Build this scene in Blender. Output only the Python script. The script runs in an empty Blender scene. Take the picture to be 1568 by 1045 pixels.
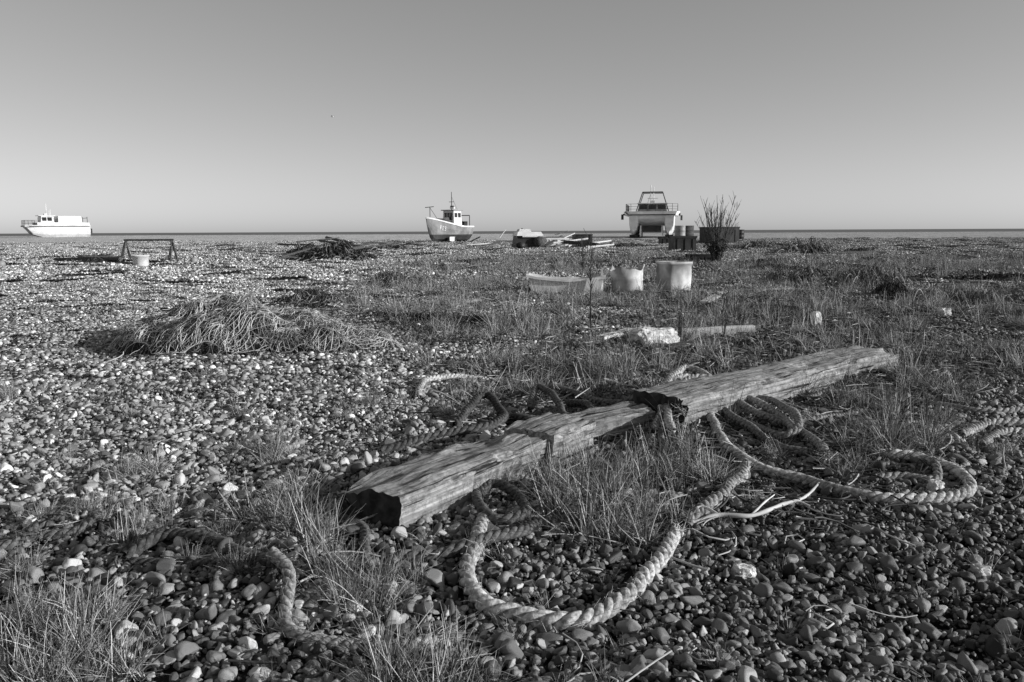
import bpy, math, random
import numpy as np
from mathutils import Vector, Matrix, noise as mn
random.seed(7); rng=np.random.default_rng(7)
scene=bpy.context.scene
scene.view_settings.view_transform='Standard'
scene.view_settings.look='None'
scene.view_settings.exposure=0
ROOT=scene.collection

# ------------------------------------------------------------ terrain
def ss(a,b,t):
    t=np.clip((np.asarray(t,float)-a)/(b-a),0,1); return t*t*(3-2*t)
def vn(x,y,seed=0):
    x=np.asarray(x,float); y=np.asarray(y,float)
    xi=np.floor(x); yi=np.floor(y); fx=x-xi; fy=y-yi
    fx=fx*fx*(3-2*fx); fy=fy*fy*(3-2*fy)
    def h(a,b):
        s=np.sin(a*127.1+b*311.7+seed*74.7)*43758.5453
        return s-np.floor(s)
    return (h(xi,yi)*(1-fx)+h(xi+1,yi)*fx)*(1-fy)+(h(xi,yi+1)*(1-fx)+h(xi+1,yi+1)*fx)*fy
def H(x,y):
    x=np.asarray(x,float); y=np.asarray(y,float)
    n=.016*np.sin(1.3*x+.7*y+1)+.012*np.sin(-.9*x+1.9*y+2.1)+.010*np.sin(2.7*x+1.1*y)+.007*np.sin(5.1*x-4.3*y+.5)
    n=n+.072*(vn(x*2.6,y*2.6,5)-.5)
    n=n+.035*np.sin(.31*x+.23*y+.4)*ss(8,25,y)
    n=n*(1-ss(60,120,y)*.8)
    return n+.5*ss(55,130,y)-7*ss(150,235,y+8*np.sin(x*.02))
def fbm(x,y,seed=0):
    return (vn(x,y,seed)+.5*vn(2.03*x,2.03*y,seed+1)+.25*vn(4.1*x,4.1*y,seed+2))/1.75
def veg(x,y):
    x=np.asarray(x,float); y=np.asarray(y,float)
    a=x/np.maximum(y,.5)
    reg=ss(-.22,-.05,a)*ss(3.6,5.0,y)*(1-ss(24,36,y))
    reg=np.maximum(reg,ss(2.2,3,y)*(1-ss(4,5,y))*ss(-.2,0,a)*(1-ss(.4,.6,a))*.8)
    reg=np.maximum(reg,.5*ss(7,9,y)*(1-ss(11,14,y))*ss(-.5,-.2,a))
    return reg*ss(.34,.56,fbm(x*.9,y*.9,3))
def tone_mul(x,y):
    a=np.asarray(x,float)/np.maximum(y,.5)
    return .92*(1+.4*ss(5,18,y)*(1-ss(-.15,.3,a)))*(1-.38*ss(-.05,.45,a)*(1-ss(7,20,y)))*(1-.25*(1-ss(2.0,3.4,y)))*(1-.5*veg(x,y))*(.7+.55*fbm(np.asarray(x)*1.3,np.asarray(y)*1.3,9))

# ------------------------------------------------------------ camera
PITCH=math.radians(7.86); ROLL=math.radians(-.28); FPX=28/36*1568
Rm=Matrix.Rotation(math.radians(90)-PITCH,3,'X')@Matrix.Rotation(ROLL,3,'Z')
CAM=Vector((0,0,1.0))
cd=bpy.data.cameras.new('camera'); cd.lens=28; cd.sensor_width=36; cd.clip_start=.05; cd.clip_end=100000
co=bpy.data.objects.new('camera',cd); ROOT.objects.link(co)
co.matrix_world=Matrix.Translation(CAM)@Rm.to_4x4(); scene.camera=co

# survey of the beach: where does a sight-line from the tripod meet the terrain
def P(u,v):
    d=Rm@Vector(((u-784)/FPX,-(v-522.5)/FPX,-1)); d/=d.y
    t0=.3; t=t0
    while t<240:
        p=CAM+d*t
        if p.z<=float(H(p.x,p.y)): break
        t0=t; t*=1.012
    for _ in range(16):
        m=(t0+t)/2; p=CAM+d*m
        if p.z<=float(H(p.x,p.y)): t=m
        else: t0=m
    p=CAM+d*t; return Vector((p.x,p.y,float(H(p.x,p.y))))
def mpp(p):
    return (Rm.transposed()@(p-CAM)).z*-1/FPX

# ------------------------------------------------------------ materials
def mat(name,c0,c1,scale=8,rough=.8,bump=.3,attr=None,atype='GEOMETRY',stretch=(1,1,1),lo=.35,hi=.65,detail=5,spec=.3,bdist=.01,rnd=False):
    m=bpy.data.materials.new(name); m.use_nodes=True; nt=m.node_tree; N=nt.nodes; L=nt.links
    b=N['Principled BSDF']; b.inputs['Roughness'].default_value=rough
    b.inputs['Specular IOR Level'].default_value=spec
    tc=N.new('ShaderNodeTexCoord'); mp=N.new('ShaderNodeMapping'); mp.inputs['Scale'].default_value=stretch
    L.new(tc.outputs['Object'],mp.inputs['Vector'])
    if rnd:
        oi=N.new('ShaderNodeObjectInfo'); mu=N.new('ShaderNodeMath'); mu.operation='MULTIPLY'; mu.inputs[1].default_value=57
        L.new(oi.outputs['Random'],mu.inputs[0]); L.new(mu.outputs[0],mp.inputs['Location'])
    nz=N.new('ShaderNodeTexNoise'); nz.inputs['Scale'].default_value=scale; nz.inputs['Detail'].default_value=detail
    L.new(mp.outputs[0],nz.inputs['Vector'])
    mr=N.new('ShaderNodeMapRange'); mr.inputs['From Min'].default_value=lo; mr.inputs['From Max'].default_value=hi
    mr.inputs['To Min'].default_value=c0; mr.inputs['To Max'].default_value=c1
    L.new(nz.outputs[0],mr.inputs['Value']); out=mr.outputs[0]
    if attr:
        at=N.new('ShaderNodeAttribute'); at.attribute_name=attr; at.attribute_type=atype
        mu=N.new('ShaderNodeMath'); mu.operation='MULTIPLY'; L.new(out,mu.inputs[0]); L.new(at.outputs['Fac'],mu.inputs[1]); out=mu.outputs[0]
    L.new(out,b.inputs['Base Color'])
    if bump>0:
        bp=N.new('ShaderNodeBump'); bp.inputs['Strength'].default_value=bump; bp.inputs['Distance'].default_value=bdist
        L.new(nz.outputs[0],bp.inputs['Height']); L.new(bp.outputs[0],b.inputs['Normal'])
    return m

def wood_mat(name,c0,c1):
    m=mat(name,c0,c1,scale=3,rough=.9,bump=0,stretch=(.6,26,26),lo=.3,hi=.7,detail=10)
    nt=m.node_tree; N=nt.nodes; L=nt.links; b=N['Principled BSDF']
    tc=[n for n in N if n.type=='TEX_COORD'][0]
    src=b.inputs['Base Color'].links[0].from_socket
    def layer(stretch,sc,f0,f1,t0,rough=.65):
        mp=N.new('ShaderNodeMapping'); mp.inputs['Scale'].default_value=stretch
        L.new(tc.outputs['Object'],mp.inputs[0])
        n2=N.new('ShaderNodeTexNoise'); n2.inputs['Scale'].default_value=sc; n2.inputs['Detail'].default_value=7; n2.inputs['Roughness'].default_value=rough
        L.new(mp.outputs[0],n2.inputs['Vector'])
        cr=N.new('ShaderNodeMapRange'); cr.inputs['From Min'].default_value=f0; cr.inputs['From Max'].default_value=f1
        cr.inputs['To Min'].default_value=t0; cr.inputs['To Max'].default_value=1
        L.new(n2.outputs[0],cr.inputs['Value']); return cr.outputs[0]
    crack=layer((1.1,24,24),1.2,.37,.42,.06)
    fine=layer((3,110,110),1.0,.35,.55,.55)
    blot=layer((1,1,1),26,.36,.52,.5,.8)
    cur=src
    for q in(crack,fine,blot):
        m1=N.new('ShaderNodeMath'); m1.operation='MULTIPLY'; L.new(cur,m1.inputs[0]); L.new(q,m1.inputs[1]); cur=m1.outputs[0]
    L.new(cur,b.inputs['Base Color']); prev=None
    for q,s,d in((crack,.9,.014),(fine,.5,.004),(blot,.6,.008)):
        bp=N.new('ShaderNodeBump'); bp.inputs['Strength'].default_value=s; bp.inputs['Distance'].default_value=d
        L.new(q,bp.inputs['Height'])
        if prev: L.new(prev,bp.inputs['Normal'])
        prev=bp.outputs[0]
    L.new(prev,b.inputs['Normal'])
    return m

M_wood=wood_mat('weathered_timber',.15,.5)
M_plank=wood_mat('pale_plank',.6,.9)
M_dwood=wood_mat('dark_wood',.04,.16)
M_endshade=mat('end_grain_shade',.015,.06,scale=22,rough=1,bump=1,bdist=.01,detail=8)  # end grain near black: shade of the unlit end face put into the colour
M_peb=mat('pebble_flint',.5,1.3,scale=55,rough=.5,bump=.3,attr='tone',atype='INSTANCER',rnd=True,bdist=.004,spec=.4)
M_pebp=mat('pebble_flint_patch',.6,1.25,scale=40,rough=.6,bump=.15,attr='tone',bdist=.004,spec=.3)
M_grass=mat('dry_grass',.8,1.1,scale=6,rough=.7,bump=0,attr='tone',spec=.2)
M_rope=mat('rope_fibre',.35,1.15,scale=70,rough=.85,bump=.8,attr='tone',bdist=.005,detail=8)
M_net=mat('net_fibre',.8,1.2,scale=5,rough=.7,bump=0,attr='tone',spec=.2)
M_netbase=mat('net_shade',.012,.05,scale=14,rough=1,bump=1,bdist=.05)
M_twig=mat('twig_bark',.8,1.2,scale=9,rough=.9,bump=0,attr='tone')
M_white=mat('white_paint',.6,.82,scale=1.3,rough=.45,bump=.05,detail=8)
M_grey=mat('grey_paint',.2,.34,scale=1.5,rough=.5,bump=.05,detail=8)
M_dark=mat('dark_paint',.015,.04,scale=2,rough=.5,bump=.05,spec=.2)
M_glass=mat('window_glass',.01,.02,scale=2,rough=.15,bump=0,spec=.4)
M_steel=mat('rusty_steel',.03,.1,scale=14,rough=.8,bump=.3,spec=.2)
M_plastic=mat('weathered_plastic',.5,.78,scale=5,rough=.5,bump=.1,detail=8)
M_plastic2=mat('scuffed_plastic',.3,.72,scale=3,rough=.5,bump=.1,detail=9,lo=.38,hi=.6)
M_concrete=mat('chalky_block',.45,.85,scale=16,rough=.95,bump=.9,bdist=.03,detail=8)
M_weed=mat('weed_stem',.03,.1,scale=9,rough=.9,bump=0)
# painted hull with a waterline (paint changes at a height on the hull)
M_hull=mat('grey_hull_paint',.16,.3,scale=1.2,rough=.5,bump=.03,detail=8)
_N=M_hull.node_tree.nodes;_L=M_hull.node_tree.links;_b=_N['Principled BSDF'];_s=_b.inputs['Base Color'].links[0].from_socket
_t=_N.new('ShaderNodeTexCoord');_x=_N.new('ShaderNodeSeparateXYZ');_L.new(_t.outputs['Object'],_x.inputs[0])
_r=_N.new('ShaderNodeMapRange');_r.inputs['From Min'].default_value=.74;_r.inputs['From Max'].default_value=.78;_r.inputs['To Min'].default_value=.22;_L.new(_x.outputs[2],_r.inputs['Value'])
_m=_N.new('ShaderNodeMath');_m.operation='MULTIPLY';_L.new(_s,_m.inputs[0]);_L.new(_r.outputs[0],_m.inputs[1]);_L.new(_m.outputs[0],_b.inputs['Base Color'])

# ------------------------------------------------------------ mesh tools
def mkmesh(name,V,F,m=None,smooth=False,tone=None):
    me=bpy.data.meshes.new(name)
    V=np.asarray(V,dtype=np.float32).reshape(-1,3)
    if isinstance(F,np.ndarray):
        k=F.shape[1]; n=len(F)
        me.vertices.add(len(V)); me.vertices.foreach_set('co',V.ravel())
        me.loops.add(n*k); me.loops.foreach_set('vertex_index',F.astype(np.int32).ravel())
        me.polygons.add(n); me.polygons.foreach_set('loop_start',np.arange(0,n*k,k,dtype=np.int32))
        me.update(calc_edges=True)
    else:
        me.from_pydata(V.tolist(),[],F)
    me.polygons.foreach_set('use_smooth',np.full(len(me.polygons),bool(smooth)))
    if tone is not None:
        a=me.attributes.new('tone','FLOAT','POINT'); a.data.foreach_set('value',np.asarray(tone,dtype=np.float32))
    if m: me.materials.append(m)
    me.update(); return me
def mkobj(name,me,coll=None,loc=None,rz=0,parent=None):
    o=bpy.data.objects.new(name,me); (coll or ROOT).objects.link(o)
    if loc is not None: o.location=loc
    o.rotation_euler[2]=rz
    if parent: o.parent=parent
    return o
def tubes(paths,rad,sides=3):
    p=np.asarray(paths,float); N,K,_=p.shape
    t=np.gradient(p,axis=1); t/=np.linalg.norm(t,axis=2,keepdims=True)+1e-9
    ref=np.array([.13,.21,.97]); n1=np.cross(t,ref); n1/=np.linalg.norm(n1,axis=2,keepdims=True)+1e-9
    n2=np.cross(n1,t); rad=np.asarray(rad)
    rad=np.broadcast_to(rad,(N,K))[:,:,None,None]
    a=np.arange(sides)*2*np.pi/sides
    V=p[:,:,None,:]+rad*(np.cos(a)[None,None,:,None]*n1[:,:,None,:]+np.sin(a)[None,None,:,None]*n2[:,:,None,:])
    base=(np.arange(N)[:,None,None]*K+np.arange(K-1)[None,:,None])*sides
    s=np.arange(sides)[None,None,:]; s2=(s+1)%sides
    F=np.stack([base+s,base+s2,base+sides+s2,base+sides+s],-1).reshape(-1,4)
    return V.reshape(-1,3),F
def box(cx,cy,cz,sx,sy,sz,tx=1,ty=1):
    V=[];
    for z,a,b in((-1,1,1),(1,tx,ty)):
        for x,y in((-1,-1),(1,-1),(1,1),(-1,1)): V.append((cx+x*sx/2*a,cy+y*sy/2*b,cz+z*sz/2))
    return V,[(0,3,2,1),(4,5,6,7),(0,1,5,4),(1,2,6,5),(2,3,7,6),(3,0,4,7)]
def rod(p0,p1,r0,r1=None,n=6):
    r1=r0 if r1 is None else r1
    p0=Vector(p0); p1=Vector(p1); d=(p1-p0).normalized(); a=d.orthogonal().normalized(); b=d.cross(a)
    V=[];F=[]
    for p,r in((p0,r0),(p1,r1)):
        for i in range(n):
            t=2*math.pi*i/n; V.append(tuple(p+a*math.cos(t)*r+b*math.sin(t)*r))
    for i in range(n): F.append((i,(i+1)%n,n+(i+1)%n,n+i))
    F.append(tuple(range(n-1,-1,-1))); F.append(tuple(range(n,2*n)))
    return V,F
def J(parts):
    V=[];F=[]
    for v,f in parts:
        o=len(V); V+=[tuple(q) for q in v]; F+=[tuple(i+o for i in g) for g in f]
    return V,F
def loft(secs,cap=True,closed=True):
    n=len(secs[0]); V=[p for s in secs for p in s]; F=[]
    for i in range(len(secs)-1):
        for j in range(n if closed else n-1):
            k=(j+1)%n; F.append((i*n+j,i*n+k,(i+1)*n+k,(i+1)*n+j))
    if cap: F.append(tuple(range(n-1,-1,-1))); F.append(tuple((len(secs)-1)*n+j for j in range(n)))
    return V,F
def empty(name,loc,rz=0):
    o=bpy.data.objects.new(name,None); ROOT.objects.link(o); o.location=loc; o.rotation_euler[2]=rz; return o
def part(par,name,vf,m,smooth=False):
    me=mkmesh(name,vf[0],vf[1],m,smooth); return mkobj(name,me,parent=par)
def ico(sub):
    import bmesh
    bm=bmesh.new(); bmesh.ops.create_icosphere(bm,subdivisions=sub,radius=1)
    V=np.array([v.co[:] for v in bm.verts]); F=np.array([[v.index for v in f.verts] for f in bm.faces]); bm.free(); return V,F
ICO={k:ico(k) for k in(1,2,3,4)}
def pebble(sub,seed,amp=.22):
    r=np.random.default_rng(seed); V,F=ICO[sub]; V=V.copy()
    off=r.uniform(-50,50,3)
    for i,v in enumerate(V):
        V[i]=v*(1+amp*mn.noise(Vector(v*1.1+off))*1.6)
    for _ in range(r.integers(3,9)):
        n=r.normal(size=3); n/=np.linalg.norm(n); d=r.uniform(.45,.85)
        k=np.maximum(0,V@n-d); V-=k[:,None]*n*.93
    V*=np.array([r.uniform(.9,1.35),r.uniform(.7,1.0),r.uniform(.5,.8)])
    return V,F

def scatter(name,coll,pts,rots,scl,idx,tone):
    me=bpy.data.meshes.new(name); n=len(pts); me.vertices.add(n)
    me.vertices.foreach_set('co',np.asarray(pts,np.float32).ravel())
    for nm,tp,d,key in(('rot','FLOAT_VECTOR',rots,'vector'),('scl','FLOAT_VECTOR',scl,'vector'),('idx','INT',idx,'value'),('tone','FLOAT',tone,'value')):
        a=me.attributes.new(nm,tp,'POINT')
        a.data.foreach_set(key,np.asarray(d,np.int32 if tp=='INT' else np.float32).ravel())
    o=mkobj(name,me)
    ng=bpy.data.node_groups.new(name+'_nodes','GeometryNodeTree')
    ng.interface.new_socket('Geometry',in_out='INPUT',socket_type='NodeSocketGeometry')
    ng.interface.new_socket('Geometry',in_out='OUTPUT',socket_type='NodeSocketGeometry')
    N=ng.nodes; L=ng.links
    gi=N.new('NodeGroupInput'); go=N.new('NodeGroupOutput')
    ci=N.new('GeometryNodeCollectionInfo'); ci.inputs['Collection'].default_value=coll
    ci.inputs['Separate Children'].default_value=True; ci.inputs['Reset Children'].default_value=True
    ip=N.new('GeometryNodeInstanceOnPoints'); ip.inputs['Pick Instance'].default_value=True
    def na(nm,tp):
        q=N.new('GeometryNodeInputNamedAttribute'); q.data_type=tp; q.inputs['Name'].default_value=nm; return q.outputs[0]
    e=N.new('FunctionNodeEulerToRotation')
    L.new(gi.outputs[0],ip.inputs['Points']); L.new(ci.outputs[0],ip.inputs['Instance'])
    L.new(na('idx','INT'),ip.inputs['Instance Index'])
    L.new(na('rot','FLOAT_VECTOR'),e.inputs[0]); L.new(e.outputs[0],ip.inputs['Rotation'])
    L.new(na('scl','FLOAT_VECTOR'),ip.inputs['Scale'])
    L.new(ip.outputs[0],go.inputs[0])
    md=o.modifiers.new('scatter','NODES'); md.node_group=ng
    return o

# ------------------------------------------------------------ ground + sea
ys=list(np.arange(-3,9,.1)); y=9.
while y<150: y*=1.018; ys.append(y)
ys+=list(np.arange(153,262,6)); ys=np.array(ys)
sx=np.linspace(-1,1,221); sx=np.sign(sx)*np.abs(sx)**1.5*3.2
XX=(np.maximum(ys,0)[:,None]*.9+4)*sx[None,:]; YY=np.repeat(ys[:,None],len(sx),1)
ZZ=H(XX,YY)-.014*(1-ss(60,80,YY))
nr,nc=XX.shape; ii=(np.arange(nr-1)[:,None]*nc+np.arange(nc-1)[None,:])
F=np.stack([ii,ii+1,ii+nc+1,ii+nc],-1).reshape(-1,4)
gt=(.2+1.3*ss(48,78,YY))*tone_mul(XX,YY)  # bed under the pebbles darkened: crevice shade put into the colour
gm=mat('shingle',.16,.36,scale=26,rough=.9,bump=1,attr='tone',bdist=.02,detail=8)
N=gm.node_tree.nodes; L=gm.node_tree.links; b=N['Principled BSDF']
n2=N.new('ShaderNodeTexNoise'); n2.inputs['Scale'].default_value=1.7; n2.inputs['Detail'].default_value=9; n2.inputs['Roughness'].default_value=.75
tcn=[n for n in N if n.type=='TEX_COORD'][0]; L.new(tcn.outputs['Object'],n2.inputs['Vector'])
mr=N.new('ShaderNodeMapRange'); mr.inputs['From Min'].default_value=.35; mr.inputs['From Max'].default_value=.65; mr.inputs['To Min'].default_value=.6; mr.inputs['To Max'].default_value=1.5
L.new(n2.outputs[0],mr.inputs['Value'])
src=b.inputs['Base Color'].links[0].from_socket; mm=N.new('ShaderNodeMath'); mm.operation='MULTIPLY'
L.new(src,mm.inputs[0]); L.new(mr.outputs[0],mm.inputs[1]); L.new(mm.outputs[0],b.inputs['Base Color'])
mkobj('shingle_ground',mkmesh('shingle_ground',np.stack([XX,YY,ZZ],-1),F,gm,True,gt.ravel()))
sm=mat('sea_water',.16,.22,scale=.02,rough=1,bump=0,spec=0)
mkobj('sea',mkmesh('sea',[(-80000,160,-4),(80000,160,-4),(80000,90000,-4),(-80000,90000,-4)],[(0,1,2,3)],sm))

# ------------------------------------------------------------ pebbles
def hidden_coll(name): return bpy.data.collections.new(name)
cP=hidden_coll('pebble_shapes'); NV=16
for i in range(NV):
    V,F=pebble(3,100+i); mkobj('pebble_%02d'%i,mkmesh('pebble_%02d'%i,V,F,M_peb,True),cP)
def ptone(n):
    t=.12+.48*rng.beta(1.6,2.6,n); k=rng.random(n)<.11; t[k]=rng.uniform(.62,.88,k.sum()); k=rng.random(n)<.25; t[k]*=.3; return t
n=215000; yy=rng.uniform(.9,5.3,n); xx=rng.uniform(-1,1,n)*4.7
k=np.abs(xx)<.70*yy+.9; xx=xx[k]; yy=yy[k]; n=len(xx); print('pebbles',n)
r=np.clip(rng.lognormal(math.log(.0084),.5,n),.004,.029)
lay=rng.random(n)
zz=H(xx,yy)+r*(-.25+.7*lay)+.007*(lay>.6)
rot=np.stack([rng.normal(0,.5,n),rng.normal(0,.5,n),rng.uniform(0,6.28,n)],-1)
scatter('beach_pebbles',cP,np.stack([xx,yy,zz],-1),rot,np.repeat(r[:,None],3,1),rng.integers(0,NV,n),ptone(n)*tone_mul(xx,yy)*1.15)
def two_tone(m):
    nt=m.node_tree;N=nt.nodes;L=nt.links;b=N['Principled BSDF']; s=b.inputs['Base Color'].links[0].from_socket
    at=N.new('ShaderNodeAttribute'); at.attribute_name='itone'; at.attribute_type='INSTANCER'
    mu=N.new('ShaderNodeMath'); mu.operation='MULTIPLY'; L.new(s,mu.inputs[0]); L.new(at.outputs['Fac'],mu.inputs[1]); L.new(mu.outputs[0],b.inputs['Base Color'])
two_tone(M_pebp)
def patch_coll(name,nv,R,cnt,sub,r0,seed):
    c=hidden_coll(name); base=[pebble(sub,seed+i) for i in range(12)]
    for q in range(nv):
        a=rng.uniform(0,6.28,cnt); rr=R*np.sqrt(rng.random(cnt)); Vs=[];Fs=[];T=[];o=0
        rd=np.clip(rng.lognormal(math.log(r0),.42,cnt),r0*.45,r0*2.6); tn=ptone(cnt)*1.15
        for j in range(cnt):
            V,F=base[rng.integers(0,12)]
            rt=np.array((Matrix.Rotation(rng.uniform(0,6.28),3,'Z')@Matrix.Rotation(rng.normal(0,.45),3,'X')))
            W=(V@rt.T)*rd[j]+np.array([rr[j]*math.cos(a[j]),rr[j]*math.sin(a[j]),rd[j]*rng.uniform(-.2,.6)])
            Vs.append(W);Fs.append(F+o);T.append(np.full(len(V),tn[j])); o+=len(V)
        mkobj('%s_%02d'%(name,q),mkmesh('%s_%02d'%(name,q),np.concatenate(Vs),np.concatenate(Fs),M_pebp,True,np.concatenate(T)),c)
    return c
def lay_patches(name,c,nv,y0,y1,sp,slope=.74,mx=1.4):
    pts=[];rots=[];tn=[]
    y=y0
    while y<y1:
        w=slope*y+mx; x=-w
        while x<w:
            px=x+rng.uniform(-.3,.3)*sp; py=y+rng.uniform(-.3,.3)*sp
            e=.15; nx=-(float(H(px+e,py))-float(H(px-e,py)))/(2*e); ny=-(float(H(px,py+e))-float(H(px,py-e)))/(2*e)
            q=Vector((nx,ny,1)).normalized().to_track_quat('Z','Y').to_matrix()@Matrix.Rotation(rng.uniform(0,6.28),3,'Z')
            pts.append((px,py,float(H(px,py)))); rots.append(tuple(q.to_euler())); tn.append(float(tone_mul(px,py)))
            x+=sp
        y+=sp
    n=len(pts)
    o=scatter(name,c,pts,rots,np.ones((n,3)),rng.integers(0,nv,n),tn)
    a=o.data.attributes.new('itone','FLOAT','POINT'); a.data.foreach_set('value',np.asarray(tn,np.float32))
cB=patch_coll('pebble_patch',6,.32,540,2,.0118,300)
lay_patches('beach_pebbles.001',cB,6,5.2,16,.40)
cC=patch_coll('pebble_patch_far',5,1.0,1700,1,.021,400)
lay_patches('beach_pebbles.002',cC,5,16.4,78,1.35)

# ------------------------------------------------------------ grass
cG=hidden_coll('grass_shapes'); NG=8
for q in range(NG):
    nb=[34,60,46,30,70,52,24,18][q]; K=6
    a=rng.uniform(0,6.28,nb); r0=rng.uniform(0,.06,nb)
    base=np.stack([np.cos(a)*r0,np.sin(a)*r0,np.zeros(nb)-.005],-1)
    Lb=.2*rng.uniform(.3,1.2,nb); lean=rng.uniform(.02,1.15,nb)**1.1; az=a+rng.normal(0,1.2,nb); curl=rng.uniform(-.2,.5,nb)
    t=np.linspace(0,1,K)[None,:]
    ang=lean[:,None]+curl[:,None]*t**1.5
    brk=(rng.random(nb)<.25)[:,None]*(t>rng.uniform(.35,.8,nb)[:,None])*rng.uniform(.6,1.6,nb)[:,None]
    ang=ang+brk
    ds=Lb[:,None]/(K-1); hx=np.cumsum(np.sin(ang)*ds,1)-np.sin(ang[:,:1])*ds; hz=np.cumsum(np.cos(ang)*ds,1)-np.cos(ang[:,:1])*ds
    p=base[:,None,:]+np.stack([hx*np.cos(az)[:,None],hx*np.sin(az)[:,None],np.maximum(hz,.003)],-1)
    rad=(.0016*(1-.7*t))*rng.uniform(.6,1.6,nb)[:,None]
    V,F=tubes(p,rad,3)
    tn=np.repeat(np.where(rng.random(nb)<.35,rng.uniform(.04,.12,nb),rng.uniform(.18,.6,nb)),K*3)
    mkobj('tuft_%02d'%q,mkmesh('tuft_%02d'%q,V,F,M_grass,False,tn),cG)
T=[(40,1044,.2),(80,1040,.2),(110,1010,.17),(20,985,.17),(140,970,.15),(170,1030,.15),(60,960,.15),(215,820,.15),(240,790,.12),(205,735,.13),(235,725,.13),(400,712,.16),(430,700,.15),(380,690,.12),(370,640,.1),(310,580,.1),
(200,640,.08),(150,700,.07),(20,610,.12),(440,790,.19),(470,760,.17),(410,800,.15),(480,830,.19),(500,880,.17),(530,920,.14),(560,930,.15),(590,900,.14),(690,1044,.19),(650,1035,.17),(720,1044,.15),(610,1040,.12),
(860,740,.25),(880,770,.2),(920,800,.26),(950,770,.25),(980,740,.26),(1010,720,.25),(1040,750,.2),(840,760,.18),(900,720,.2),(960,830,.2),(1000,790,.2),(1060,700,.2),(1090,740,.15),(1180,700,.12),
(1300,720,.2),(1340,690,.2),(1380,680,.22),(1420,690,.2),(1300,660,.15),(1350,640,.2),(1400,620,.2),(1420,600,.22),(1390,580,.22),(1460,620,.15),(1500,600,.12),(1310,620,.15),(1240,650,.12),(1440,650,.15),
(920,580,.25),(940,570,.25),(960,590,.15),(900,570,.2),(760,560,.15),(800,560,.12),(820,540,.12),(780,495,.38),(800,500,.38),(830,510,.25),(760,500,.28),(720,490,.25),(690,500,.2),(1120,482,.28),(1100,490,.25),
(1140,485,.28),(1160,480,.25),(1250,478,.3),(1270,470,.28),(1300,450,.25),(1480,470,.36),(1500,460,.36),(1440,470,.25),(1520,480,.28),(550,440,.3),(580,450,.3),(620,445,.26),(650,450,.25),(540,640,.1),(565,622,.12),(690,640,.1),(490,600,.06),
(1330,440,.3),(1290,430,.35),(1230,440,.3),(1320,500,.2),(1400,500,.2),(700,440,.25),(740,440,.25),(60,800,.1),(120,790,.1),(30,880,.1),(330,820,.1),(370,870,.1),(760,640,.1),(700,600,.12),(1540,700,.1),(1500,690,.1),
(600,480,.22),(640,480,.22),(680,470,.28),(730,520,.15),(860,520,.2),(850,480,.28),(970,560,.15),(1010,570,.12),(1060,560,.12),(1180,500,.15),(1380,470,.25),(1560,500,.2),(590,520,.12),(640,540,.1),
(870,490,.3),(990,470,.25),(1060,470,.25),(1210,460,.25),(1360,520,.18),(1440,530,.18),(1520,540,.15),(1280,520,.15),(1230,530,.12)]
pts=[];sc=[];tn=[]
for u,v,h in T:
    c=P(u,min(v,1044)); kk=6
    for j in range(kk):
        s=h*.5; x=c.x+rng.normal(0,s*.55); y=c.y+rng.normal(0,s*.55)
        pts.append((x,y,float(H(x,y)))); g=h/.2*rng.uniform(.45,1.05); sc.append((g,g,g*rng.uniform(.8,1.1))); tn.append(1)
n=15000; yy=4+rng.random(n)**.8*26; xx=rng.uniform(-.25,.8,n)*yy
k=rng.random(n)<veg(xx,yy)*.6*(.3+fbm(xx*2.3,yy*2.3,21)); 
for x,y in zip(xx[k],yy[k]):
    g=rng.uniform(.2,.95)*(1+.025*y); pts.append((x,y,float(H(x,y)))); sc.append((g*1.3,g*1.3,g)); tn.append(1)
n=300; yy=rng.uniform(1.4,7,n); xx=rng.uniform(-.7,.7,n)*yy
for x,y in zip(xx,yy):
    g=rng.uniform(.15,.4); pts.append((x,y,float(H(x,y)))); sc.append((g,g,g)); tn.append(1)
n=len(pts); print('tufts',n)
rot=np.stack([rng.normal(0,.15,n),rng.normal(0,.15,n),rng.uniform(0,6.28,n)],-1)
scatter('grass_tufts',cG,pts,rot,sc,rng.integers(0,NG,n),tn)

# twig / dead stalk litter
n=17000; yy=rng.uniform(1.5,20,n); xx=rng.uniform(-.7,.75,n)*yy
k=rng.random(n)<(.06+.94*veg(xx,yy)); xx=xx[k];yy=yy[k];n=len(xx);K=5
a=rng.uniform(0,3.14,n)*.9; Ln=rng.uniform(.04,.2,n)*(1+.06*yy); cv=rng.normal(0,1.6,n); t=np.linspace(-.5,.5,K)
aa=a[:,None]+cv[:,None]*t; px=xx[:,None]+Ln[:,None]*t*np.cos(aa); py=yy[:,None]+Ln[:,None]*t*np.sin(aa)
pz=H(px,py)+.018+rng.uniform(0,.02,n)[:,None]+rng.normal(0,.08,n)[:,None]*t*Ln[:,None]*2
V,F=tubes(np.stack([px,py,pz],-1),(rng.uniform(.0012,.0032,n)*(1+.07*yy))[:,None]*np.ones(K),4)
mkobj('twig_litter',mkmesh('twig_litter',V,F,M_twig,True,np.repeat(rng.choice([.02,.04,.1,.45],n),K*4)))

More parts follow.
